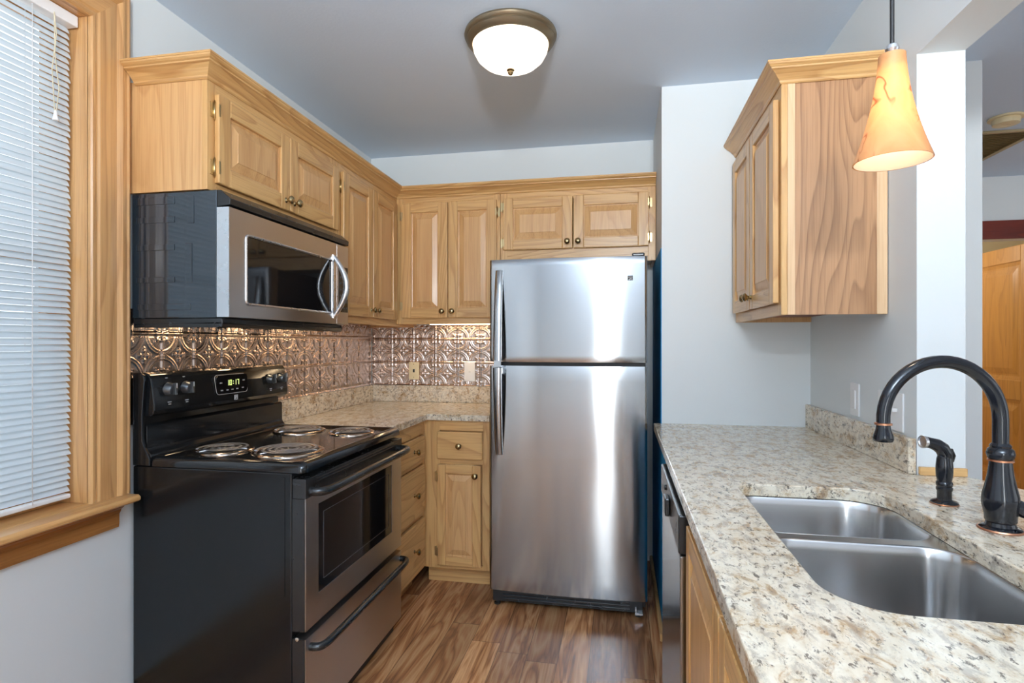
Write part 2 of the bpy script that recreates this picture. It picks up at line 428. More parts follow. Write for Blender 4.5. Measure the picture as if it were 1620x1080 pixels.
b = MB(); casing_run(b, lambda o: [(WY1+o, WZ0), (WY1+o, WZ1+o), (WY0-o, WZ1+o), (WY0-o, WZ0)], prof)
obj('casing', b, ['oak_sash_z', 'oak_sash'], win)
sy0, sy1 = WY0-CW-.03, 1.562
pr = [(XL-.13, WZ0-.022), (XL+.062, WZ0-.022), (XL+.07, WZ0-.018), (XL+.07, WZ0-.006), (XL+.064, WZ0), (XL+.034, WZ0+.001), (XL+.03, WZ0+.001), (XL-.0, WZ0+.001), (XL-.13, WZ0+.001)]
b = MB().box(XL-.13, XL, WY0-.018, WY1+.018, WZ0-.022, WZ0)
b.prism([(z, x) for x, z in [(XL, WZ0-.022), (XL+.062, WZ0-.022), (XL+.07, WZ0-.017), (XL+.07, WZ0-.007), (XL+.062, WZ0), (XL, WZ0)]], 'y', sy0, sy1)
obj('stool', b, 'oak_sash', win, .002)
ay0, ay1 = WY0-CW, 1.535
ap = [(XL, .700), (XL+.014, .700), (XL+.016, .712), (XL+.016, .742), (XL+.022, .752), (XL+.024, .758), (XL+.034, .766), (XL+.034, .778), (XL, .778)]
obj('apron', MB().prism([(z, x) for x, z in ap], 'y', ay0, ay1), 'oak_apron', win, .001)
b = MB(); xa, xb = XL-.125, XL-.095
b.box(xa, xb, WY0, WY0+.045, WZ0, WZ1); b.box(xa, xb, WY1-.045, WY1, WZ0, WZ1); b.box(xa, xb, WY0+.045, WY1-.045, WZ0, WZ0+.05); b.box(xa, xb, WY0+.045, WY1-.045, WZ1-.045, WZ1)
b.box(xa, xb, WY0+.045, WY1-.045, 1.52, 1.56)
sash = obj('sash', b, 'oak_sash', win, .003)
obj('glass', MB().box(xa+.012, xa+.016, WY0+.04, WY1-.04, WZ0+.04, WZ1-.04), 'pane', win)

# mini blind
bl = thing('window_blind', 'white horizontal mini blind lowered in the oak framed window', 'blind', (XL-.048, WY0, WZ0))
by0, by1 = .012, WY1-WY0-.02
top = WZ1-WZ0
obj('headrail', MB().box(-.02, .022, by0, by1+.014, top-.036, top-.002), 'white_plastic', bl, .003)
b = MB(); nsl = 76; z0, z1 = .052, top-.05
for i in range(nsl):
    z = z0+(z1-z0)*i/(nsl-1); tilt = math.radians(60-(14 if z < .55 else 14*max(0, 1-(z-.55)/.4)))
    pts = []
    for j in range(5):
        t = j/4-.5; px = t*.0245; arch = .0022*(1-4*t*t)
        pts.append((px*math.cos(tilt)+arch*math.sin(tilt), -px*math.sin(tilt)+arch*math.cos(tilt)))
    sag = random.uniform(-.0006, .0006); k = len(b.v)
    for y in (by0, by1+random.uniform(-.002, .004)):
        for (px, pz) in pts: b.v.append((px, y, z+pz+sag))
    for j in range(4): b.f.append([k+j, k+j+1, k+5+j+1, k+5+j]); b.mi.append(0); b.sm.append(True)
obj('slats', b, 'slat', bl)
obj('bottom_rail', MB().box(-.012, .012, by0, by1, .022, .036), 'white_plastic', bl, .004)
for y in (.14, by1*.5, by1-.115):
    b = MB(); b.tube([(.013, y, .03), (.013, y, top-.03)], .0011, 6); b.tube([(-.013, y, .03), (-.013, y, top-.03)], .0011, 6)
    obj('ladder_cord', b, 'white_plastic', bl)
yc = by1-.062
b = MB(); zt = top-.03; zb = zt-.30
b.tube([(.024, yc, zt), (.025, yc+.001, zt-.1), (.026, yc-.008, zt-.17), (.025, yc+.001, zb)], .0014, 6)
b.tube([(.024, yc, zt), (.027, yc+.004, zt-.06), (.026, yc+.0, zt-.12), (.027, yc+.012, zt-.22), (.026, yc+.003, zb)], .0014, 6)
obj('pull_cord', b, 'cord', bl)
obj('cord_tassel', MB().lathe([(.001, .02), (.004, .016), (.005, .004), (.008, -.006), (.008, -.01), (.001, -.011)], (.026, yc+.002, zb-.006), seg=12), 'white_plastic', bl)

# ------------------------------------------------------------------ cabinets
def knob(parent, x, y, z):
    return obj('knob', MB().lathe([(.011, 0), (.0075, .003), (.0055, .006), (.006, .012), (.012, .017), (.0155, .021), (.016, .025), (.0125, .030), (.006, .0325), (.001, .033)], (x, y, z), (0, -1, 0), 20), 'brass', parent)
def hinge(parent, x, y, z, side):
    b = MB(); s = side
    b.box(x+s*.002, x+s*.017, y-.0035, y+.001, z-.024, z+.024); b.tube([(x+s*.002, y-.005, z-.028), (x+s*.002, y-.005, z+.028)], .0034, 8)
    b.tube([(x+s*.002, y-.005, z-.033), (x+s*.002, y-.005, z+.033)], .002, 8); b.box(x-s*.007, x, y-.0215, y-.0195, z-.02, z+.02)
    return obj('hinge', b, 'hinge', parent)
def door(parent, x0, x1, z0, z1, knob_at=None, hinges=None, fw=.056, y=0, hz=None, name='door'):
    th = .02; b = MB(); c = .0035
    def fbox(xa, xb, za, zb, mi): b.box(xa, xb, y-th, y-.001, za, zb, mi)
    fbox(x0, x0+fw, z0, z1, 0); fbox(x1-fw, x1, z0, z1, 0); fbox(x0+fw, x1-fw, z0, z0+fw, 1); fbox(x0+fw, x1-fw, z1-fw, z1, 1)
    d = obj(name, b, ['oak_z', 'oak_x'], parent, .003)
    p = MB(); loops = [(fw-.001, -.010), (fw+.004, -.010), (fw+.008, -.0085), (fw+.036, -.0175), (fw+.038, -.0195)]
    k0 = len(p.v)
    for (o, yy) in loops:
        p.v += [(x0+o, y+yy, z0+o), (x1-o, y+yy, z0+o), (x1-o, y+yy, z1-o), (x0+o, y+yy, z1-o)]
    for i in range(len(loops)-1):
        for j in range(4):
            a = i*4+j; q = i*4+(j+1) % 4; p.f.append([a, q, q+4, a+4]); p.mi.append(0); p.sm.append(False)
    k = (len(loops)-1)*4; p.f.append([k, k+1, k+2, k+3]); p.mi.append(0); p.sm.append(False)
    obj('raised_panel', p, 'oak_panel', d)
    if knob_at: knob(d, knob_at[0], y-th, knob_at[1])
    if hinges:
        hx = x0-.001 if hinges == 'l' else x1+.001
        for z in (hz or (z0+.07, z1-.07)): hinge(d, hx, y, z, -1 if hinges == 'l' else 1)
    return d
def drawer_front(parent, x0, x1, z0, z1, kx=None):
    d = obj('drawer', MB().box(x0, x1, -.02, -.001, z0, z1), 'oak_x', parent, .004)
    knob(d, kx if kx else (x0+x1)/2, -.02, (z0+z1)/2); return d
def wall_cabinet(label, loc, rz, wid, dep, hgt, doors, ff=.04, under='oak_x'):
    t = thing('wall_cabinet', label, 'cabinet', loc, rz)
    b = MB().box(0, .016, .019, dep, 0, hgt, 0).box(wid-.016, wid, .019, dep, 0, hgt, 0).box(.016, wid-.016, .019, dep, hgt-.016, hgt, 1)
    b.box(.016, wid-.016, .019, dep, .016, .03, 1).box(.016, wid-.016, dep-.008, dep, .03, hgt-.016, 1)
    obj('carcass', b, ['oak_panel', under], t)
    f = MB(); rb = min(d[2] for d in doors)+.012; rt = hgt-max(d[3] for d in doors)+.012
    f.box(0, ff, 0, .019, 0, hgt, 0).box(wid-ff, wid, 0, .019, 0, hgt, 0).box(ff, wid-ff, 0, .019, 0, rb, 1).box(ff, wid-ff, 0, .019, hgt-rt, hgt, 1)
    obj('face_frame', f, ['oak_z', 'oak_x'], t, .001)
    for d in doors: door(t, *d[:4], knob_at=d[4], hinges=d[5], hz=d[6] if len(d) > 6 else None)
    return t
XU, YU = -1.304, 3.129; ZT = 2.15
y0 = 1.585; z0 = 1.785; f = lambda v: v-y0
zz = lambda v: v-z0
wall_cabinet('short oak cabinet with two doors mounted above the microwave', (XU, y0, z0), PI/2, .833, .294, ZT-z0,
   [(f(1.615), f(2.014), zz(1.812), zz(2.101), (f(1.988), zz(1.848)), 'l', (zz(1.862), zz(2.048))), (f(2.018), f(2.41), zz(1.812), zz(2.101), (f(2.046), zz(1.848)), None)])
y0 = 2.42; z0 = 1.388
tl = wall_cabinet('tall oak wall cabinet in the corner, right of the microwave', (XU, y0, z0), PI/2, 1.003, .294, ZT-z0,
   [(f(2.455), f(2.777), zz(1.425), zz(2.101), (f(2.752), zz(1.462)), 'l'), (f(2.781), f(3.10), zz(1.425), zz(2.101), (f(2.806), zz(1.462)), None)])
xo = XU+.002; z0 = 1.40; f = lambda v: v-xo
wall_cabinet('tall oak wall cabinet on the back wall between corner and refrigerator', (xo, YU, z0), 0, -.676-xo, .294, ZT-z0,
   [(f(-1.262), f(-.983), zz(1.436), zz(2.104), (f(-1.012), zz(1.472)), 'l'), (f(-.979), f(-.694), zz(1.436), zz(2.104), (f(-.952), zz(1.472)), 'r')])
xo = -.674; z0 = 1.737
wall_cabinet('short oak cabinet with two doors mounted above the refrigerator', (xo, YU, z0), 0, XP-.003-xo, .294, ZT-z0,
   [(f(-.655), f(-.264), zz(1.815), zz(2.104), (f(-.292), zz(1.85)), 'l', (zz(1.855), zz(2.06))), (f(-.259), f(.147), zz(1.815), zz(2.104), (f(-.232), zz(1.85)), 'r', (zz(1.862), zz(2.05)))])
CROWN = [(0, 2.137), (.003, 2.137), (.007, 2.141), (.009, 2.147), (.016, 2.153), (.026, 2.163), (.038, 2.171), (.046, 2.174), (.047, 2.178), (.053, 2.181), (.058, 2.185), (.060, 2.190), (.062, 2.190), (.062, 2.196), (0, 2.196)]
def sweep(mb, pathfn, prof, mats):
    n = len(prof); P = [pathfn(o) for o, z in prof]; m = len(P[0]); k = len(mb.v)
    for i in range(n):
        for (x, y) in P[i]: mb.v.append((x, y, prof[i][1]))
    for i in range(n-1):
        for j in range(m-1): mb.f.append([k+i*m+j, k+i*m+j+1, k+(i+1)*m+j+1, k+(i+1)*m+j]); mb.mi.append(mats[j]); mb.sm.append(False)
    for j in range(m-1): mb.f.append([k+(n-1)*m+j, k+(n-1)*m+j+1, k+j+1, k+j]); mb.mi.append(mats[j]); mb.sm.append(False)
    for j in (0, m-1): mb.f.append([k+i*m+j for i in range(n)]); mb.mi.append(mats[0]); mb.sm.append(False)
b = MB(); sweep(b, lambda o: [(-1.572, 1.5845-o), (XU+.0005+o, 1.5845-o), (XU+.0005+o, YU-.0005-o), (XP-.003, YU-.0005-o)], CROWN, [0, 1, 0])
tag(obj('crown_moulding', b, ['oak_x', 'oak_y']), 'oak crown moulding along the tops of the left and back wall cabinets', 'moulding')

# right-hand wall cabinet, seen from its near end
FX, RY, RZ = .515, 2.720, 1.383
t = thing('wall_cabinet', 'oak wall cabinet on the right wall, its broad side panel facing out behind the pendant', 'cabinet', (FX, RY, RZ), -PI/2)
wd, dp, hg = .745, XR-FX-.003, ZT-RZ
b = MB().box(0, .016, .019, dp, 0, hg).box(.016, wd-.014, .019, dp, hg-.016, hg).box(.016, wd-.014, dp-.008, dp, .03, hg-.016)
obj('carcass', b, 'oak_panel', t)
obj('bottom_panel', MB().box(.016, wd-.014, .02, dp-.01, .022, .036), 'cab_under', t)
obj('side_panel', MB().box(wd-.014, wd-.002, .019, dp-.03, 0, hg), 'oak_side', t)
obj('side_stile', MB().box(wd-.014, wd, .0195, .042, 0, hg), 'oak_pale', t, .001)
obj('side_stile', MB().box(wd-.014, wd, dp-.03, dp, 0, hg), 'oak_pale', t, .001)
f2 = MB().box(0, .04, 0, .019, 0, hg, 0).box(wd-.04, wd, 0, .019, 0, hg, 0).box(.04, wd-.04, 0, .019, 0, .045, 1).box(.04, wd-.04, 0, .019, hg-.05, hg, 1)
obj('face_frame', f2, ['oak_z', 'oak_x'], t, .001)
door(t, .03, .368, .04, .715, knob_at=(.342, .085), fw=.052); door(t, .374, .722, .04, .715, knob_at=(.400, .085), fw=.052)
b = MB(); cz = [(o*.85, z-RZ) for o, z in CROWN]
sweep(b, lambda o: [(0, -.0005-o), (wd+.0005+o, -.0005-o), (wd+.0005+o, dp)], cz, [0, 1])
obj('crown', b, ['oak_x', 'oak_y'], t)

# base cabinets
CZ = .914; CF = XL+.592; CFY = YB-.592
def base_body(t, wid, dep, rails, stiles=(.04, .04), toe=True):
    b = MB().box(0, wid, .019, dep, .10, .882)
    obj('carcass', b, 'oak_panel', t)
    f = MB().box(0, stiles[0], 0, .019, .10, .882, 0).box(wid-stiles[1], wid, 0, .019, .10, .882, 0)
    for (a, c) in rails: f.box(stiles[0], wid-stiles[1], 0, .019, a, c, 1)
    obj('face_frame', f, ['oak_z', 'oak_x'], t, .001)
    obj('toe_kick', MB().box(0, wid, .07, .085, .001, .10), 'oak_x', t)
xf = CF-.02; y0 = 2.366
t = thing('base_cabinet', 'oak base cabinet with three stacked drawers, right of the range', 'cabinet', (xf, y0, 0), PI/2)
base_body(t, CFY+.02-y0-.002, xf-XL-.002, [(.81, .882), (.655, .683), (.38, .406), (.10, .123)], (.035, .03))
for a, c in ((.685, .808), (.407, .654), (.125, .380)): drawer_front(t, .02, .44, a, c, .285)
t = thing('base_cabinet', 'oak base cabinet with one drawer over one door, left of the refrigerator', 'cabinet', (xf-.001, CFY+.02, 0), 0)
wd = -.672-xf
base_body(t, wd, YB-CFY-.022, [(.828, .882), (.652, .679), (.10, .122)], (.085, .035))
drawer_front(t, -.952-xf, -.706-xf, .681, .824)
door(t, -.952-xf, -.714-xf, .122, .650, knob_at=(-.742-xf, .600), hinges='l', fw=.046, hz=(.19, .585))

# L-shaped granite top with upstands
def offset_loop(p, d):
    """move a closed outline sideways: d > 0 shrinks a counter-clockwise loop"""
    n = len(p); out = []
    for i in range(n):
        a, c, e = Vector(p[i-1]), Vector(p[i]), Vector(p[(i+1) % n])
        n1 = Vector((-(c-a).y, (c-a).x)).normalized(); n2 = Vector((-(e-c).y, (e-c).x)).normalized()
        m = n1+n2; m = m/max(.3, m.dot(n1)) if m.length > 1e-6 else n1
        out.append(tuple(c+m*d))
    return out
def slab(mb, pts, z0, z1, hole=None, ease=0):
    ar = sum(pts[i][0]*pts[(i+1) % len(pts)][1]-pts[(i+1) % len(pts)][0]*pts[i][1] for i in range(len(pts)))
    if ar < 0: pts = pts[::-1]
    loops = [(pts, 1)]+([(hole, -1)] if hole else [])
    def cap(z, off, flip):
        bm = bmesh.new(); ed = []
        for lp, sg in loops:
            vs = [bm.verts.new((x, y, z)) for x, y in (offset_loop(lp, off*sg) if off else lp)]
            ed += [bm.edges.new((vs[i], vs[(i+1) % len(vs)])) for i in range(len(vs))]
        bmesh.ops.triangle_fill(bm, use_beauty=True, use_dissolve=False, edges=ed)
        bm.verts.index_update(); k = len(mb.v); mb.v += [tuple(v.co) for v in bm.verts]
        for fa in bm.faces:
            ix = [k+v.index for v in fa.verts]; up = fa.normal.z if fa.normal.length else 1
            fa.normal_update(); up = fa.normal.z
            mb.f.append(ix if (up > 0) != flip else ix[::-1]); mb.mi.append(0); mb.sm.append(False)
        bm.free()
    cap(z1, ease, False); cap(z0, 0, True)
    for lp, sg in loops:
        rings = [(0, z0), (0, z1-ease)]+([(ease*.29, z1-ease*.29), (ease, z1)] if ease else [])
        n = len(lp); k = len(mb.v)
        for o, z in rings: mb.v += [(x, y, z) for x, y in (offset_loop(lp, o*sg) if o else lp)]
        for r in range(len(rings)-1):
            for i in range(n):
                a, c = k+r*n+i, k+r*n+(i+1) % n; f = [a, c, c+n, a+n]
                mb.f.append(f if sg > 0 else f[::-1]); mb.mi.append(0); mb.sm.append(False)
ct = thing('countertop', 'L-shaped beige granite countertop running from the range to the refrigerator', 'countertop', (XL, YB, CZ))
b = MB(); ya = 2.366-YB
slab(b, [(.002, ya), (.592, ya), (.592, -.592), (.93, -.592), (.93, -.002), (.002, -.002)], -.031, 0, None, .003)
obj('slab', b, 'granite', ct)
obj('upstand', MB().box(.002, .022, ya, -.002, .0005, .104), 'granite', ct, .002)
obj('upstand', MB().box(.0225, .93, -.022, -.002, .0005, .104), 'granite', ct, .002)

# pressed tin backsplash
def tin_sheet(name, label, length, height, off_u, off_v, pitch, place, loc):
    N = 54; nu = int(length/pitch*N)+1; nv = int(height/pitch*N)+1
    U = np.linspace(0, length, nu); V = np.linspace(0, height, nv); u, v = np.meshgrid(U, V)
    a = ((u-off_u)/pitch) % 1; c = ((v-off_v)/pitch) % 1
    ex = np.minimum(a, 1-a); ez = np.minimum(c, 1-c)
    g = lambda d, wd: np.exp(-(d/wd)**2)
    h = np.maximum(g(ex, .030), g(ez, .030))*1.0 - .25*np.maximum(g(ex-.062, .016), g(ez-.062, .016))
    r = np.hypot(ex, ez)
    h += .62*g(r-.415, .021)+.62*g(r-.478, .021)
    dx, dz = a-.5, c-.5; rho = np.hypot(dx, dz); th = np.arctan2(dz, dx)
    h += .9*g(rho-.10, .036)*np.cos(2*th)**2*(1)+.7*g(rho, .03)+.45*g(rho-.17, .022)*np.cos(2*th)**6
    an = np.arctan2(ez, ex)
    for (rr, aa, ww, hh) in ((.20, 45, .042, 1.0), (.17, 18, .034, .8), (.17, 72, .034, .8), (.29, 45, .022, .6), (.11, 45, .03, .6)):
        px, pz = rr*math.cos(math.radians(aa)), rr*math.sin(math.radians(aa)); h += hh*g(np.hypot(ex-px, ez-pz), ww)
    d = .0042*h+.001
    pts = np.stack([u.ravel(), d.ravel(), v.ravel()], 1)
    if place == 'left': P = np.stack([pts[:, 1], pts[:, 0], pts[:, 2]], 1)
    else: P = np.stack([pts[:, 0], -pts[:, 1], pts[:, 2]], 1)
    i = np.arange(nu*nv).reshape(nv, nu); q = np.stack([i[:-1, :-1], i[:-1, 1:], i[1:, 1:], i[1:, :-1]], -1).reshape(-1, 4)
    if place == 'left': q = q[:, ::-1]
    me = bpy.data.meshes.new(name); me.vertices.add(len(P)); me.vertices.foreach_set('co', P.ravel().astype(np.float32))
    me.loops.add(q.size); me.loops.foreach_set('vertex_index', q.ravel().astype(np.int32))
    me.polygons.add(len(q)); me.polygons.foreach_set('loop_start', (np.arange(len(q))*4).astype(np.int32))
    me.polygons.foreach_set('use_smooth', np.ones(len(q), dtype=bool)); me.update(calc_edges=True); me.validate()
    me.materials.append(M['tin']); o = bpy.data.objects.new(name, me); COL.objects.link(o); o.location = loc
    return tag(o, label, 'backsplash')
PT = .1546; PB = .1473
tin_sheet('tin_backsplash', 'embossed copper-toned tin backsplash on the left wall behind the range', YB-.006-1.575, .385, 3.425-.006-.152-1.575-11*PT+PT*0, 0, PT*.985, 'left', (XL+.002, 1.575, 1.0195))
tin_sheet('tin_backsplash', 'embossed tin backsplash on the back wall with the two cover plates', .925, .385, .138, .0, PB, 'back', (XL+.007, YB-.002, 1.0195))

# ------------------------------------------------------------------ cover plates
def plate(name, label, loc, rz, wd, hg, mat, cat='outlet'):
    t = thing(name, label, cat, loc, rz)
    obj('cover_plate', MB().box(-wd/2, wd/2, -.006, 0, -hg/2, hg/2), mat, t, .004); return t
t = plate('phone_jack', 'ivory phone jack plate on the tin backsplash, the one nearer the corner', (-1.302, YB-.0085, 1.112), 0, .068, .110, 'ivory')
obj('socket', MB().box(-.006, .006, -.0075, -.006, -.010, .010), 'dark', t)
for z in (-.042, .042): obj('screw', MB().lathe([(.003, 0), (.003, .001), (.001, .0015)], (0, -.006, z), (0, -1, 0), 10), 'brass', t)
t = plate('cable_outlet', 'white cover plate on the tin backsplash beside the refrigerator', (-.933, YB-.0085, 1.108), 0, .070, .118, 'white_plastic')
obj('connector', MB().lathe([(.006, 0), (.006, .006), (.002, .0065)], (0, -.006, 0), (0, -1, 0), 12), 'mark_white', t)
def on_right(name, label, yc, zc, wd, hg, cat): return plate(name, label, (XR, yc, zc), -PI/2, wd, hg, 'white_plastic', cat)
t = on_right('light_switch', 'white single rocker switch plate on the right wall above the upstand', 2.228, 1.087, .075, .118, 'switch')
obj('rocker', MB().box(-.017, .017, -.011, -.006, -.034, .034), 'white_plastic', t, .003)
t = on_right('light_switch', 'wide white three-toggle switch plate behind the faucet spout', 1.955, 1.080, .165, .118, 'switch')
for x in (-.046, 0, .046):
    obj('toggle', MB().box(x-.005, x+.005, -.020, -.006, .0, .012), 'white_plastic', t, .002)

# ------------------------------------------------------------------ emblem shared by the appliances
def emblem(parent, x, y, z, s, back, fore):
    e = obj('emblem', MB().box(x, x+s*1.05, y-.0012, y, z, z+s), back, parent)
    b = MB(); yy = y-.0016
    for (a, c) in ((.79, .87), (.55, .63)): b.box(x+s*.06, x+s*.99, yy, y-.001, z+s*a, z+s*c)
    b.add([(x+s*.05, yy, z+s*.06), (x+s*.42, yy, z+s*.06), (x+s*.98, yy, z+s*.42), (x+s*.5, yy, z+s*.42)], [(0, 1, 2, 3)])
    b.add([(x+s*.6, yy, z+s*.06), (x+s*.98, yy, z+s*.06), (x+s*.98, yy, z+s*.30)], [(0, 1, 2)])
    obj('emblem_stripes', b, fore, e)

# ------------------------------------------------------------------ refrigerator
fr = thing('refrigerator', 'stainless steel top-freezer refrigerator', 'refrigerator', (-.256, 2.674, 0))
FW = .376
obj('cabinet_body', MB().box(-FW+.006, FW-.006, .076, .70, .03, 1.690), 'fridge_side', fr, .004)
def bowed_door(z0, z1, nz=30):
    """steel door skin: gently bowed in plan, rounded upright edges, a few shallow ripples in the sheet"""
    xs = [-FW]+[-FW+.004*(1-math.cos(i/6*PI/2))*3.2 for i in range(1, 7)]
    xs = sorted(set([round(q, 5) for q in xs]+[round(-q, 5) for q in xs]+[round(-FW+.013+(2*FW-.026)*i/60, 5) for i in range(61)]))
    rows = []; random.seed(int(z0*1000))
    for k in range(nz+1):
        z = z0+(z1-z0)*k/nz; row = []
        for x in xs:
            s = x/FW; bow = -.014*(1-s*s)
            e = max(0, (abs(x)-(FW-.013))/.013); edge = .013*(1-math.sqrt(max(0, 1-e*e)))
            rip = .00045*math.sin(z*11+1.2+2*s)*math.exp(-((s-.55)/.35)**2)
            ez = .004*max(0, 1-(min(z-z0, z1-z)/.004)) if min(z-z0, z1-z) < .004 else 0
            row.append((x, bow+edge+rip+ez, z))
        rows.append(row)
    b = MB(); n = len(xs); k0 = 0
    for row in rows: b.v += row
    for k in range(nz):
        for i in range(n-1): a = k*n+i; b.f.append([a, a+1, a+n+1, a+n]); b.mi.append(0); b.sm.append(True)
    k1 = len(b.v)
    for z in (z0, z1): b.v += [(-FW, .07, z), (FW, .07, z)]
    b.f.append([i for i in range(n)]+[k1+1, k1]); b.f.append([nz*n+i for i in range(n)][::-1]+[k1+2, k1+3])
    b.f.append([k*n for k in range(nz+1)]+[k1+2, k1]); b.f.append([k*n+n-1 for k in range(nz+1)]+[k1+3, k1+1]); b.f.append([k1, k1+1, k1+3, k1+2])
    b.mi += [0]*5; b.sm += [False]*5
    return b
fz = obj('freezer_door', bowed_door(1.198, 1.694), 'steel', fr, sharp=50)
fd = obj('fresh_food_door', bowed_door(.088, 1.180), 'steel', fr, sharp=50)
obj('door_gasket', MB().box(-FW+.012, FW-.012, .045, .076, .1, 1.685), 'black_matt', fr)
def strap(z0, z1, flip):
    """curved strap handle: flush with the door at one end, standing off at the other"""
    b = MB(); n = 22; xc = -.325
    for i in range(n+1):
        t = i/n; z = z0+(z1-z0)*t
        s = t if not flip else 1-t
        off = .006+.046*math.sin(min(1, s*1.02)*PI/2)**.8 if s < .985 else .052
        wd = .0205-.003*(1-s)
        yb = -.006
        b.v += [(xc-wd, yb-off+.004, z), (xc-wd*.7, yb-off, z), (xc+wd*.7, yb-off, z), (xc+wd, yb-off+.004, z), (xc+wd, yb-off+.015, z), (xc-wd, yb-off+.015, z)]
    for i in range(n):
        for j in range(6): a = i*6+j; q = i*6+(j+1) % 6; b.f.append([a, q, q+6, a+6]); b.mi.append(0); b.sm.append(True)
    b.f.append([5, 4, 3, 2, 1, 0]); b.f.append([n*6+j for j in range(6)]); b.mi += [0, 0]; b.sm += [False]*2
    zl = z1 if not flip else z0; sg = -1 if not flip else 1
    b.box(xc-.017, xc+.017, -.048, .004, zl+sg*.03, zl)
    return b
obj('handle', strap(1.642, 1.206, False), 'steel', fz); obj('handle', strap(.748, 1.172, False), 'steel', fd)
emblem(fz, .286, -.0078, 1.581, .022, 'black_matt', 'mark_dim')
obj('base_grille', MB().box(-FW+.012, FW-.02, .03, .075, .022, .084).box(-FW+.06, FW-.08, .022, .031, .035, .042).box(-FW+.06, FW-.08, .022, .031, .052, .058).box(-FW+.06, FW-.08, .022, .031, .068, .074), 'black_plastic', fr, .002)
obj('hinge_cover', MB().box(FW-.07, FW-.012, .012, .09, 1.694, 1.712), 'black_plastic', fr, .006)
for x in (-FW+.03, FW-.04): obj('levelling_foot', MB().lathe([(.016, 0), (.016, .008), (.007, .010), (.007, .04)], (x, .05, .0005), seg=16), 'black_plastic', fr)
obj('foot_bracket', MB().box(FW-.055, FW-.02, .012, .03, .02, .028).box(FW-.055, FW-.05, .012, .03, .028, .05), 'silver', fr)
for x in (-FW+.03, FW-.04): obj('rear_roller', MB().lathe([(.02, -.01), (.02, .01)], (x, .62, .0205), (1, 0, 0), 16), 'black_plastic', fr)

# ------------------------------------------------------------------ range (front faces +x; local x runs along the left wall, local y into it)
rg = thing('electric_range', 'black and stainless freestanding electric coil range against the left wall', 'range', (-.974, 1.586, 0), PI/2)
RW = .777
obj('body', MB().box(0, RW, .032, .61, .012, .884), 'black_panel', rg, .003)
obj('side_emboss', MB().box(-.0012, 0, .055, .067, .50, .872), 'black_panel', rg)
for x in (.05, RW-.05):
    for y in (.08, .56): obj('foot', MB().lathe([(.018, 0), (.018, .006), (.008, .008), (.008, .013)], (x, y, .0003), seg=14), 'black_plastic', rg)
# cooktop: rolled rim with a shallow tray, rising to a lip at the back
b = MB()
def ring(o, z): return rrect(o, RW-o, -.012+o, .552-o*.4, max(.004, .022-o*.3), 5)
lv = [(0, .886), (0, .896), (.002, .906), (.008, .914), (.018, .9175), (.030, .9165), (.040, .911), (.050, .9085)]
k = 0
for o, z in lv: b.v += [(x, y, z+max(0, .012*(y-.3)/.25 if z > .9 else 0)*0) for x, y in ring(o, z)]
n = len(ring(0, 0))
for i in range(len(lv)-1):
    for j in range(n): a = i*n+j; q = i*n+(j+1) % n; b.f.append([a, q, q+n, a+n]); b.mi.append(0); b.sm.append(True)
b.f.append([(len(lv)-1)*n+j for j in range(n)]); b.mi.append(0); b.sm.append(False); b.f.append([j for j in range(n)][::-1]); b.mi.append(0); b.sm.append(False)
cooktop = obj('cooktop', b, 'black', rg, sharp=60)
# burners
def burner(x, y, r):
    g = obj('drip_bowl', MB().lathe([(r*.25, .0005), (r*.8, .001), (r*.93, .004)], (x, y, .9085), seg=44), 'bowl', rg)
    obj('trim_ring', MB().lathe([(r*.95, .001), (r*.96, .004), (r*1.02, .0062), (r*1.08, .0055), (r*1.115, .003), (r*1.12, .0005)], (x, y, .9085), seg=44), 'rim', g)
    b = MB(); pts = []; turns = 3 if r < .095 else 4; a1 = turns*2*PI
    for i in range(int(turns*30)+1):
        a = i/30*2*PI; q = r*.20+(r*.97-r*.20)*a/a1; pts.append((x+q*math.cos(a+2.2), y+q*math.sin(a+2.2), .9195))
    b.tube(pts, .0058 if r > .1 else .0052, 8); b.v = [(p[0], p[1], .9195+(p[2]-.9195)*.3) for p in b.v]
    obj('coil', b, 'coil', g)
    sp = MB()
    for k in range(3):
        a = .6+k*2*PI/3; sp.tube([(x, y, .916), (x+r*.98*math.cos(a), y+r*.98*math.sin(a), .916)], .0022, 6)
    obj('coil_support', sp, 'silver', g)
wy = lambda wyv: wyv-1.586
wx = lambda wxv: -.974-wxv
for (cx, cy, r) in ((-1.390, 1.775, .088), (-1.152, 1.797, .108), (-1.372, 2.222, .098), (-1.128, 2.222, .085)): burner(wy(cy), wx(cx), r)
# backguard side profile in local y (into the wall) and z
bgp = [(.612, .886), (.545, .886), (.547, .905), (.556, .925), (.568, .945), (.575, .965), (.575, 1.055), (.572, 1.10), (.566, 1.165), (.570, 1.182), (.585, 1.192), (.612, 1.192)]
bg_ = obj('backguard', MB().prism(bgp, 'x', 0, .012).box(.012, RW, .592, .612, .886, 1.186), 'black', rg, .003)
obj('splash_plate', MB().prism([(.592, .900), (.556, .906), (.560, .920), (.569, .932), (.571, .94), (.571, 1.012), (.576, 1.019), (.592, 1.019)], 'x', .016, RW-.002), 'black', rg, .003)
cp = [(.592, 1.046), (.556, 1.046), (.545, 1.054), (.541, 1.066), (.541, 1.085), (.548, 1.14), (.555, 1.172), (.563, 1.186), (.58, 1.192), (.592, 1.192)]
control = obj('control_panel', MB().prism(cp, 'x', .014, RW-.006), 'black', rg, .004)
def face_y(z): return .541+(z-1.085)*(.014/.087)
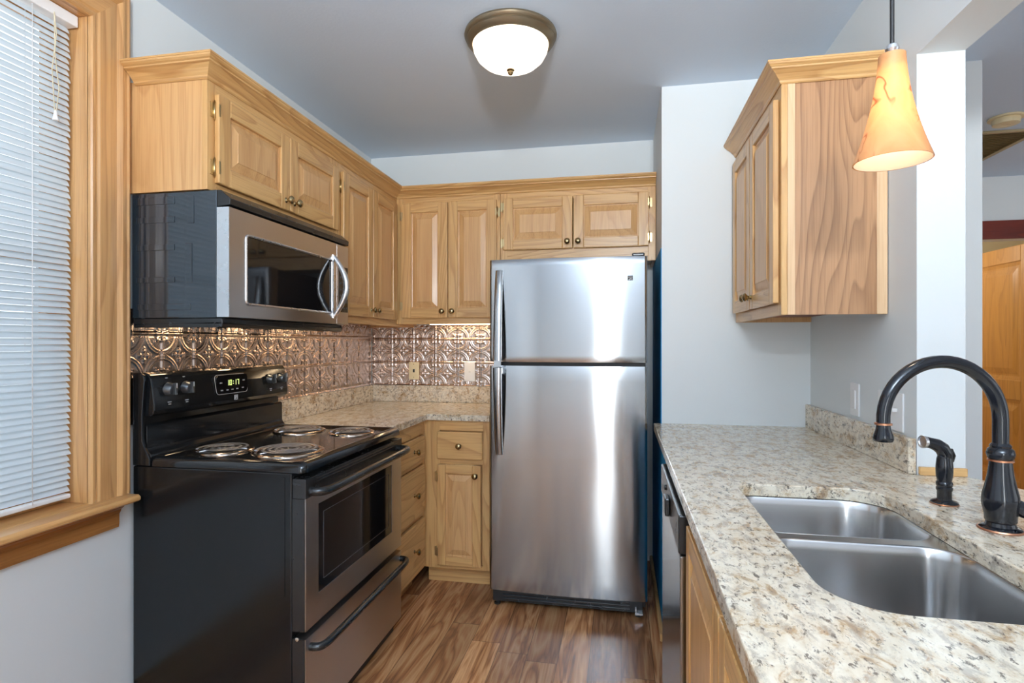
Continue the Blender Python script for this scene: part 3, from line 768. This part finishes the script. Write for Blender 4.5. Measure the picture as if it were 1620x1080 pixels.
def knob_range(x, z):
    yy = face_y(z); b = MB().lathe([(.024, 0), (.0235, .006), (.021, .010), (.019, .024), (.017, .026), (.001, .0265)], (x, yy, z), (0, -1, -.12), 24)
    b.box(x-.005, x+.005, yy-.036, yy-.022, z-.019, z+.021)
    k = obj('control_knob', b, 'knob_grey', control, .0015)
    obj('pointer', MB().box(x-.0012, x+.0012, yy-.0368, yy-.036, z+.004, z+.020), 'mark_white', k)
    return k
for yk in (1.664, 1.742, 2.229, 2.308): knob_range(wy(yk), 1.133)
for yk in (1.664, 1.742, 2.229, 2.308):
    for (dz, ww) in ((-.044, .016), (-.051, .011), (.038, .010)):
        z = 1.133+dz; yy = face_y(z); obj('dial_mark', MB().box(wy(yk)-ww/2, wy(yk)+ww/2, yy-.0006, yy+.004, z-.0016, z+.0016), 'mark_dim', control)
disp = obj('clock_panel', MB().prism([(z_, x_) for x_, z_ in rrect(.302, .482, 1.092, 1.166, .014, 5)], 'y', .5385, .556), 'glass_black', control, .001)
o1 = rrect(.302, .482, 1.092, 1.166, .014, 5); b = MB(); b.tube([(x, face_y(z)-.0045, z) for x, z in o1]+[(o1[0][0], face_y(o1[0][1])-.0045, o1[0][1])], .0012, 6)
obj('clock_bezel', b, 'mark_dim', disp)
SEG = {'0': 'abcdef', '1': 'bc', '7': 'abc'}
def digit(mb, ch, x, z, w, h, y):
    t = w*.2
    R = dict(a=(0, w, h-t, h), d=(0, w, 0, t), g=(0, w, h/2-t/2, h/2+t/2), f=(0, t, h/2, h), b=(w-t, w, h/2, h), e=(0, t, 0, h/2), c=(w-t, w, 0, h/2))
    for s_ in SEG[ch]: a, c, d, e = R[s_]; mb.box(x+a, x+c, y-.001, y, z+d, z+e)
b = MB(); x = .358
for ch in '10:17':
    if ch == ':': b.box(x+.003, x+.006, .5373, .5383, 1.138, 1.141); b.box(x+.003, x+.006, .5373, .5383, 1.129, 1.132); x += .010
    else: digit(b, ch, x, 1.1245, .011, .021, .5383); x += .0165
obj('clock_digits', b, 'digits', disp)
for x_, z_ in ((.325, 1.136), (.457, 1.14), (.33, 1.107), (.362, 1.107), (.390, 1.107), (.418, 1.108), (.452, 1.11)):
    obj('button_mark', MB().box(x_-.006, x_+.006, .5373, .5384, z_-.0022, z_+.0022), 'mark_dim', disp)
emblem(control, .405, .5408, 1.064, .019, 'mark_white', 'mark_grey')
# oven door
b = MB(); x0_, x1_, za, zb = .004, RW-.004, .394, .806; wx0, wx1, wz0, wz1 = .078, .674, .484, .772
b.box(x0_, wx0, -.014, .03, za, zb).box(wx1, x1_, -.014, .03, za, zb).box(wx0, wx1, -.014, .03, za, wz0).box(wx0, wx1, -.014, .03, wz1, zb)
ov = obj('oven_door', b, 'steel_warm', rg)
obj('door_edge', MB().box(.0005, .0038, -.010, .03, za, zb), 'black_plastic', ov)
obj('door_glass', MB().box(wx0, wx1, -.0125, .01, wz0, wz1), 'glass_black', ov)
b = MB(); c_ = .034
b.tube([(wx0+c_, -.0128, wz0+c_), (wx1-c_, -.0128, wz0+c_), (wx1-c_, -.0128, wz1-c_), (wx0+c_, -.0128, wz1-c_), (wx0+c_, -.0128, wz0+c_)], .0008, 4)
obj('window_border', b, 'mark_grey', ov)
obj('door_top_trim', MB().box(.001, RW-.001, -.016, .03, .806, .868).box(.06, RW-.06, -.018, -.015, .846, .850).box(.06, RW-.06, -.018, -.015, .856, .860), 'black_plastic', ov, .003)
def bow_handle(xa, xb, yb, z, out, r, flatk=1.0):
    p = bezier((xa, yb, z), (xa, yb-out*.9, z), (xa+.01, yb-out, z), (xa+.11, yb-out, z), 12)
    q = bezier((xb-.11, yb-out, z), (xb-.01, yb-out, z), (xb, yb-out*.9, z), (xb, yb, z), 12)
    return MB().tube(p+q, r, 14)
obj('oven_handle', bow_handle(.03, RW-.012, -.014, .824, .046, .0145), 'black_plastic', ov)
dr = obj('storage_drawer', MB().box(.004, RW-.004, -.014, .03, .075, .370), 'steel_warm', rg)
obj('drawer_edge', MB().box(.0005, .0038, -.010, .03, .075, .37), 'black_plastic', dr)
obj('drawer_handle', bow_handle(.03, RW-.012, -.014, .336, .042, .0125), 'black_plastic', dr)
obj('kick_plate', MB().box(.01, RW-.01, .02, .0315, .012, .074), 'black_matt', rg)
obj('hinge_pin', MB().lathe([(.006, 0), (.006, .004), (.002, .005)], (.0, .012, .372), (-1, 0, 0), 10), 'silver', rg)

# ------------------------------------------------------------------ over-the-range microwave
mw = thing('microwave', 'stainless over-the-range microwave with black sides under the short left cabinet', 'microwave', (-1.226, 1.587, 1.368), PI/2)
WW = .795
obj('case', MB().box(0, WW, .045, .364, .004, .414), 'mw_side', mw, .003)
b = MB()
for (ya_, yb_, za_, zb_) in ((.20, .345, .375, .40), (.20, .345, .315, .335), (.20, .345, .225, .245), (.20, .345, .12, .138), (.14, .345, .03, .05), (.128, .152, .31, .40), (.135, .139, .12, .245), (.135, .16, .243, .246)):
    b.box(-.0022, .001, ya_, yb_, za_, zb_)
obj('side_emboss', b, 'mw_side', mw, .0012)
obj('base_plate', MB().box(.004, WW-.004, .03, .362, -.012, .0035).box(.004, WW-.004, .03, .04, -.027, -.012).box(.004, .014, .04, .362, -.027, -.012), 'black_plastic', mw, .003)
for x_ in (.2, .56): obj('light_lens', MB().box(x_, x_+.07, .24, .30, -.0130, -.012), 'strip', mw)
obj('vent_grille', MB().prism([(.044, .360), (-.002, .364), (-.004, .384), (.030, .412), (.0449, .414)], 'x', .0, WW), 'black_plastic', mw, .002)
md = MB(); mx0, mx1, mz0, mz1 = .082, .648, .052, .282; DX = .692
md.box(0, mx0, 0, .044, .006, .357).box(mx1, DX, 0, .044, .006, .357).box(mx0, mx1, 0, .044, .006, mz0).box(mx0, mx1, 0, .044, mz1, .357)
dm = obj('microwave_door', md, 'steel_warm', mw)
obj('door_side', MB().box(-.0012, 0, .0, .044, .006, .357), 'silver', dm)
obj('door_window', MB().box(mx0, mx1, .003, .02, mz0, mz1), 'glass_black', dm)
b = MB(); rr = rrect(mx0, mx1, mz0, mz1, .012, 4); b.tube([(x, -.0005, z) for x, z in rr]+[(rr[0][0], -.0005, rr[0][1])], .0045, 8)
obj('window_frame', b, 'silver', dm)
hx = .664; b = MB()
arc = [(hx+.004*0, -.002-.058*math.sin(i/20*PI), .036+(.262)*i/20) for i in range(21)]
b.tube(arc, [.0085+.005*math.sin(i/20*PI) for i in range(21)], 12); b.box(hx-.008, hx+.008, -.004, 0, .03, .305)
obj('handle', b, 'silver', dm)
pn = obj('control_panel', MB().box(DX+.003, WW, 0, .044, .006, .357), 'steel_warm', mw, .001)
obj('keypad', MB().box(DX+.012, WW-.005, -.001, .002, .06, .262), 'glass_black', pn)
for r_ in range(6):
    for c__ in range(3): obj('key', MB().box(DX+.024+c__*.026, DX+.038+c__*.026, -.0018, -.001, .075+r_*.027, .083+r_*.027), 'mark_grey', pn)
obj('door_seam', MB().box(DX-.0015, DX+.0025, -.0005, .02, .006, .357), 'silver', pn)

# ------------------------------------------------------------------ right-hand counter, sink, taps
RC = thing('countertop', 'long beige granite countertop with the sink, in the right foreground', 'countertop', (0, 0, CZ))
outer = [(.15, -.25), (1.16, -.25), (1.16, .9), (1.15, 1.2), (1.12, 1.42), (1.07, 1.58), (1.01, 1.69), (.960, YE-.004), (XR-.002, YE-.004), (XR-.002, YP-.002), (.15, YP-.002)]
SX0, SX1, SY0, SY1 = .302, .652, .872, 1.600
hole = rrect(SX0, SX1, SY0, SY1, (.10, .10, .10, .05), 10)
b = MB(); slab(b, outer, -.031, 0, hole, .003)
obj('slab', b, 'granite', RC)
obj('upstand', MB().box(XR-.022, XR-.0015, YE, YP-.002, .0005, .102), 'granite', RC, .002)
# base cabinets under it
t = thing('sink_base_cabinet', 'oak sink base cabinet with two doors under the right counter', 'cabinet', (.172, 1.425, 0), -PI/2)
wd = 1.62
b = MB().box(0, .018, .019, .62, .10, .66).box(wd-.018, wd, .019, .62, .10, .882).box(.018, wd-.018, .019, .62, .10, .118).box(.018, wd-.018, .61, .62, .118, .882)
obj('carcass', b, 'oak_panel', t)
obj('face_frame', MB().box(0, .04, 0, .019, .10, .882, 0).box(wd-.04, wd, 0, .019, .10, .882, 0).box(.04, wd-.04, 0, .019, .845, .882, 1).box(.04, wd-.04, 0, .019, .10, .13, 1).box(.475, .505, 0, .019, .13, .845, 0), ['oak_z', 'oak_x'], t, .001)
obj('toe_kick', MB().box(0, wd, .07, .085, .001, .10), 'oak_x', t)
door(t, .028, .478, .125, .856, fw=.05, name='door'); door(t, .486, .936, .125, .856, fw=.05)
door(t, .944, 1.394, .125, .856, fw=.05)
# dishwasher
dw = thing('dishwasher', 'stainless dishwasher with black control strip under the right counter', 'dishwasher', (.142, 2.036, 0), -PI/2)
obj('tub', MB().box(.004, .600, .03, .115, .012, .87), 'black_matt', dw)
dd = obj('door', MB().box(0, .604, 0, .029, .11, .768), 'steel', dw, .004)
pp = obj('control_strip', MB().box(0, .604, -.004, .029, .772, .868), 'black_plastic', dw, .004)
obj('latch', MB().box(.30, .36, -.018, -.004, .79, .842), 'black_plastic', pp, .004)
obj('button', MB().lathe([(.008, 0), (.008, .005), (.001, .006)], (.22, -.004, .84), (0, -1, 0), 12), 'black_matt', pp)
obj('toe_panel', MB().box(.005, .599, .05, .062, .001, .10), 'black_matt', dw)

# undermount double-bowl sink
sk = thing('kitchen_sink', 'undermount stainless double-bowl sink in the right counter', 'sink', (.477, 1.236, CZ-.032))
def bowl(x0, x1, y0, y1, rs, depth, name):
    lv = [(0, 0), (.002, -.004), (.006, -.02), (.012, -depth*.7), (.018, -depth+.03), (.03, -depth+.008), (.055, -depth)]
    b = MB(); n = None
    for o, z in lv:
        q = rrect(x0+o, x1-o, y0+o, y1-o, [max(.015, r-o*.5) for r in rs], 10); n = len(q); b.v += [(x, y, z) for x, y in q]
    for i in range(len(lv)-1):
        for j in range(n): a = i*n+j; c = i*n+(j+1) % n; b.f.append([a, a+n, c+n, c]); b.mi.append(0); b.sm.append(True)
    b.f.append([(len(lv)-1)*n+j for j in range(n)]); b.mi.append(0); b.sm.append(False)
    o = bpy.data.objects.new(name, mesh_keep(name, b, 'sink')); COL.objects.link(o); o.parent = sk
    sl = o.modifiers.new('thick', 'SOLIDIFY'); sl.thickness = .0015; sl.offset = -1
    obj('drain', MB().lathe([(.045, 0), (.045, .003), (.036, .004), (.034, .001), (.01, .001)], ((x0+x1)/2, (y0+y1)/2, -depth+.001), seg=28), 'chrome', o)
    return o
def mesh_keep(name, mb, mat):
    me = bpy.data.meshes.new(name); me.from_pydata(mb.v, [], mb.f); me.materials.append(M[mat])
    me.polygons.foreach_set('use_smooth', mb.sm); me.update(); return me
cx, cy = .477, 1.236
near = (SX0-cx-.004, SX1-cx+.004, SY0-cy-.004, 1.268-cy); far = (SX0-cx-.004, SX1-cx+.004, 1.300-cy, SY1-cy+.004)
bowl(*near, (.10, .10, .07, .05), .20, 'bowl'); bowl(*far, (.05, .07, .10, .05), .18, 'bowl')
# rim deck around and between the bowls
b = MB(); ym = 1.284-cy; ox0, ox1, oy0, oy1 = SX0-cx-.03, SX1-cx+.03, SY0-cy-.03, SY1-cy+.03
slab(b, [(ox0, oy0), (ox1, oy0), (ox1, ym), (ox0, ym)], -.0015, 0, rrect(*near, (.10, .10, .07, .05), 10))
slab(b, [(ox0, ym), (ox1, ym), (ox1, oy1), (ox0, oy1)], -.0015, 0, rrect(*far, (.05, .07, .10, .05), 10))
obj('rim', b, 'sink', sk)

# gooseneck faucet
fa = thing('faucet', 'dark bronze gooseneck kitchen faucet behind the sink', 'faucet', (.752, 1.302, CZ+.0004))
obj('base', MB().lathe([(.036, 0), (.036, .003), (.033, .006), (.026, .009), (.024, .016), (.0265, .02), (.0265, .028), (.029, .04), (.031, .055), (.030, .07), (.0255, .09), (.021, .112), (.019, .130), (.0185, .138)], (0, 0, 0), seg=32), 'bronze', fa)
obj('base_ring', MB().lathe([(.037, .0), (.0385, .0015), (.037, .004)], (0, 0, 0), seg=32), 'copper', fa)
obj('collar', MB().lathe([(.0185, .138), (.0215, .1385), (.0215, .142), (.019, .1425)], (0, 0, 0), seg=28), 'copper', fa)
obj('neck_joint', MB().lathe([(.019, .142), (.0215, .146), (.0235, .154), (.0215, .162), (.017, .166), (.018, .170), (.014, .175)], (0, 0, 0), seg=28), 'bronze', fa)
R_ = .117; top_z = .222; dirx, diry = -.985, -.17
path = [(0, 0, .172), (0, 0, .2)]
for i in range(0, 25):
    a = i/24*PI*1.02; q = R_*(1-math.cos(a)); path.append((dirx*q, diry*q, top_z+R_*math.sin(a)))
obj('spout', MB().tube(path, [.0138]*2+[.0138-.0014*i/24 for i in range(25)], 18), 'bronze', fa)
e = path[-1]
obj('spout_ring', MB().lathe([(.0130, .001), (.0160, 0), (.0160, -.0035), (.013, -.004)], e, seg=20), 'copper', fa)
obj('aerator', MB().lathe([(.0125, -.003), (.0135, -.012), (.0175, -.024), (.0185, -.032), (.0165, -.037), (.012, -.038)], e, seg=24), 'bronze', fa)
b = MB(); b.tube([(.018, -.006, .052), (.036, -.012, .043), (.05, -.017, .039)], [.016, .0155, .014], 16)
b.lathe([(.001, -.018), (.010, -.016), (.0165, -.009), (.0185, 0), (.0165, .009), (.010, .016), (.001, .018)], (.058, -.02, .037), (.9, -.3, -.1), 20)
obj('valve', b, 'bronze', fa)
obj('lever', MB().tube([(.066, -.022, .038), (.082, -.024, .048), (.098, -.024, .07), (.108, -.024, .1)], [.008, .0065, .006, .008], 12), 'bronze', fa)
# side sprayer
sp = thing('side_sprayer', 'small dark bronze side sprayer on the counter left of the faucet', 'sprayer', (.744, 1.487, CZ+.0004))
obj('base', MB().lathe([(.0275, 0), (.0275, .004), (.025, .007), (.017, .009), (.0145, .012), (.0145, .03), (.0165, .033), (.0165, .038), (.0145, .04), (.0165, .044), (.0165, .05), (.0145, .053)], (0, 0, 0), seg=28), 'bronze', sp)
obj('base_ring', MB().lathe([(.0275, 0), (.029, .0015), (.0275, .003)], (0, 0, 0), seg=28), 'copper', sp)
b = MB().lathe([(.0140, .053), (.0165, .065), (.0172, .085), (.0155, .105), (.0125, .115)], (0, 0, 0), seg=24)
b.tube([(.002, 0, .105), (.001, 0, .118), (-.006, -.001, .13), (-.018, -.003, .138), (-.034, -.007, .143), (-.046, -.009, .145)], [.0135, .0155, .0155, .0145, .0125, .0135], 18)
b.tube([(.012, .002, .126), (.019, .003, .112), (.018, .003, .098)], [.007, .006, .003], 10)
obj('wand', b, 'bronze', sp)
obj('spray_face', MB().lathe([(.0138, -.002), (.0148, .002), (.0148, .006), (.011, .0065), (.0105, .004), (.001, .004)], (-.046, -.009, .145), (-1, -.2, .05), 22), 'silver', sp)

# ------------------------------------------------------------------ lamps
cl = thing('ceiling_light', 'round bronze flush-mount ceiling light with a glowing glass bowl', 'ceiling lamp', (-.423, 2.15, ZC))
obj('canopy', MB().lathe([(.12, -.001), (.178, -.001), (.180, -.008), (.176, -.016), (.170, -.02), (.172, -.026), (.160, -.040), (.150, -.044), (.146, -.040)], (0, 0, 0), seg=56), 'lampmetal', cl)
obj('glass_bowl', MB().lathe([(.147, -.036), (.1475, -.044), (.143, -.066), (.130, -.090), (.108, -.110), (.075, -.126), (.035, -.135), (.008, -.137)], (0, 0, 0), seg=56), 'dome', cl)
obj('finial', MB().lathe([(.014, -.135), (.0155, -.139), (.010, -.143), (.0115, -.148), (.007, -.156), (.001, -.158)], (0, 0, 0), seg=20), 'brass', cl)
pd = thing('pendant_light', 'pendant light with flared amber glass shade over the sink', 'pendant lamp', (.553, 1.298, ZC))
zt = 1.889-ZC; zb = 1.668-ZC
obj('ceiling_rose', MB().lathe([(.06, -.001), (.06, -.012), (.045, -.022), (.008, -.026)], (0, 0, 0), seg=28), 'bronze', pd)
obj('cord', MB().tube([(0, 0, -.02), (0, 0, zt+.016)], .0042, 10), 'black_matt', pd)
obj('socket_cap', MB().lathe([(.005, .024), (.011, .020), (.013, .012), (.010, .006), (.016, .002), (.019, -.003), (.019, -.03)], (0, 0, zt), seg=24), 'silver', pd)
H = zt-zb; ou = []
for i in range(19):
    s_ = i/18; rr_ = .0245+.0085*s_+.0385*s_**1.9; ou.append((rr_, zt-H*s_))
inn = [(r-.0028, z) for r, z in ou[::-1]]
b = MB(); prof_ = [(.018, zt+.001)]+ou+inn+[(.017, zt-.003)]
k = 0; seg_ = 48
for (r, z) in prof_: b.v += [(r*math.cos(2*PI*j/seg_), r*math.sin(2*PI*j/seg_), z) for j in range(seg_)]
for i in range(len(prof_)-1):
    for j in range(seg_): p_ = i*seg_+j; q_ = i*seg_+(j+1) % seg_; b.f.append([p_, q_, q_+seg_, p_+seg_]); b.mi.append(1 if i > len(ou) else 0); b.sm.append(True)
obj('shade', b, ['shade', 'shade_inner'], pd, sharp=70)
obj('bulb', MB().lathe([(.012, .02), (.013, .0), (.020, -.02), (.024, -.04), (.018, -.06), (.001, -.066)], (0, 0, zt-.045), seg=20), 'bulb', pd)
l = bpy.data.lights.new('pendant_bulb_light', 'POINT'); l.energy = 1.15; l.color = (1, .82, .6); l.shadow_soft_size = .03
lo = bpy.data.objects.new('pendant_bulb_light', l); COL.objects.link(lo); lo.parent = pd; lo.location = (0, 0, zt-.125)

def under_light(label, loc, rz, ln):
    t = thing('under_cabinet_light', label, 'lamp', loc, rz)
    obj('housing', MB().box(-ln/2, ln/2, -.02, .02, -.010, 0), 'white_plastic', t, .002)
    obj('diffuser', MB().box(-ln/2+.01, ln/2-.01, -.014, .014, -.0125, -.010), 'strip', t)
under_light('slim under-cabinet light below the tall back wall cabinet', (-.93, 3.30, 1.4155), 0, .46)
under_light('slim under-cabinet light below the tall corner cabinet beside the microwave', (-1.42, 2.62, 1.4035), PI/2, .24)

# ------------------------------------------------------------------ hall beyond the pass-through
sd = thing('smoke_detector', 'round cream smoke detector on the hall ceiling', 'smoke detector', (2.012, 3.44, ZC))
obj('mount', MB().lathe([(.078, -.001), (.078, -.010), (.06, -.012)], (0, 0, 0), seg=32), 'ivory', sd)
obj('case', MB().lathe([(.06, -.010), (.062, -.014), (.058, -.038), (.045, -.042), (.02, -.042), (.018, -.039), (.001, -.039)], (0, 0, 0), seg=32), 'ivory', sd)
vt = thing('return_air_vent', 'large louvred return air vent in the hall ceiling', 'vent', (2.0, 3.95, ZC))
obj('frame', MB().box(-.34, .32, -.31, -.285, -.012, -.001).box(-.34, .32, .285, .31, -.012, -.001).box(-.34, -.315, -.285, .285, -.012, -.001).box(.295, .32, -.285, .285, -.012, -.001), 'vent', vt, .002)
b = MB()
for i in range(18): y = -.275+i*.032; b.add([(-.315, y, -.012), (.295, y, -.012), (.295, y+.022, -.002), (-.315, y+.022, -.002)], [(0, 1, 2, 3)])
obj('louvres', b, 'vent', vt); obj('duct_face', MB().box(-.315, .295, -.285, .285, -.0015, -.001), 'vent', vt)

hd = MB(); hw, hh = .80, 2.02; st = .115
hd.box(0, st, -.018, .018, 0, hh).box(hw-st, hw, -.018, .018, 0, hh).box(st, hw-st, -.018, .018, hh-.12, hh, 0).box(st, hw-st, -.018, .018, .84, .99).box(st, hw-st, -.018, .018, 0, .22)
dobj = struct('door_1', hd, 'oak_door', bevel=.004); dobj.location = (2.985, 4.79, .012); dobj.rotation_euler = (0, 0, math.radians(92))
for za_, zb_ in ((.22, .84), (.99, 1.90)):
    p = MB(); x0_, x1_ = st, hw-st
    for sgn in (1, -1):
        lp = [(0, .010), (.03, .004), (.045, .004), (.09, .013)]; k = len(p.v)
        for o, yy in lp: p.v += [(x0_+o, sgn*yy, za_+o), (x1_-o, sgn*yy, za_+o), (x1_-o, sgn*yy, zb_-o), (x0_+o, sgn*yy, zb_-o)]
        for i in range(3):
            for j in range(4): a = k+i*4+j; q = k+i*4+(j+1) % 4; p.f.append([a, q, q+4, a+4]); p.mi.append(0); p.sm.append(False)
        p.f.append([k+12, k+13, k+14, k+15]); p.mi.append(0); p.sm.append(False)
    obj('door_panel', p, 'oak_door', dobj)
for z_, h_ in ((.92, .06), (1.17, .05)): obj('latch_plate', MB().box(hw-.0005, hw+.002, -.012, .012, z_-h_/2, z_+h_/2).lathe([(.02, 0), (.02, .006), (.012, .03), (.001, .031)], (hw-.06, .018, z_), (0, 1, 0), 14), 'brass', dobj)
def point(name, loc, e, col, r=.15):
    l = bpy.data.lights.new(name, 'POINT'); l.energy = e; l.color = col; l.shadow_soft_size = r
    o = bpy.data.objects.new(name, l); COL.objects.link(o); o.location = loc
point('bedroom_lamp_light', (2.0, 5.7, 2.1), 20, (1, .9, .75))
point('fill_hall', (2.9, 3.5, 1.6), 2.5, (1, .93, .85))  # added fill for the hall, no fixture stands there
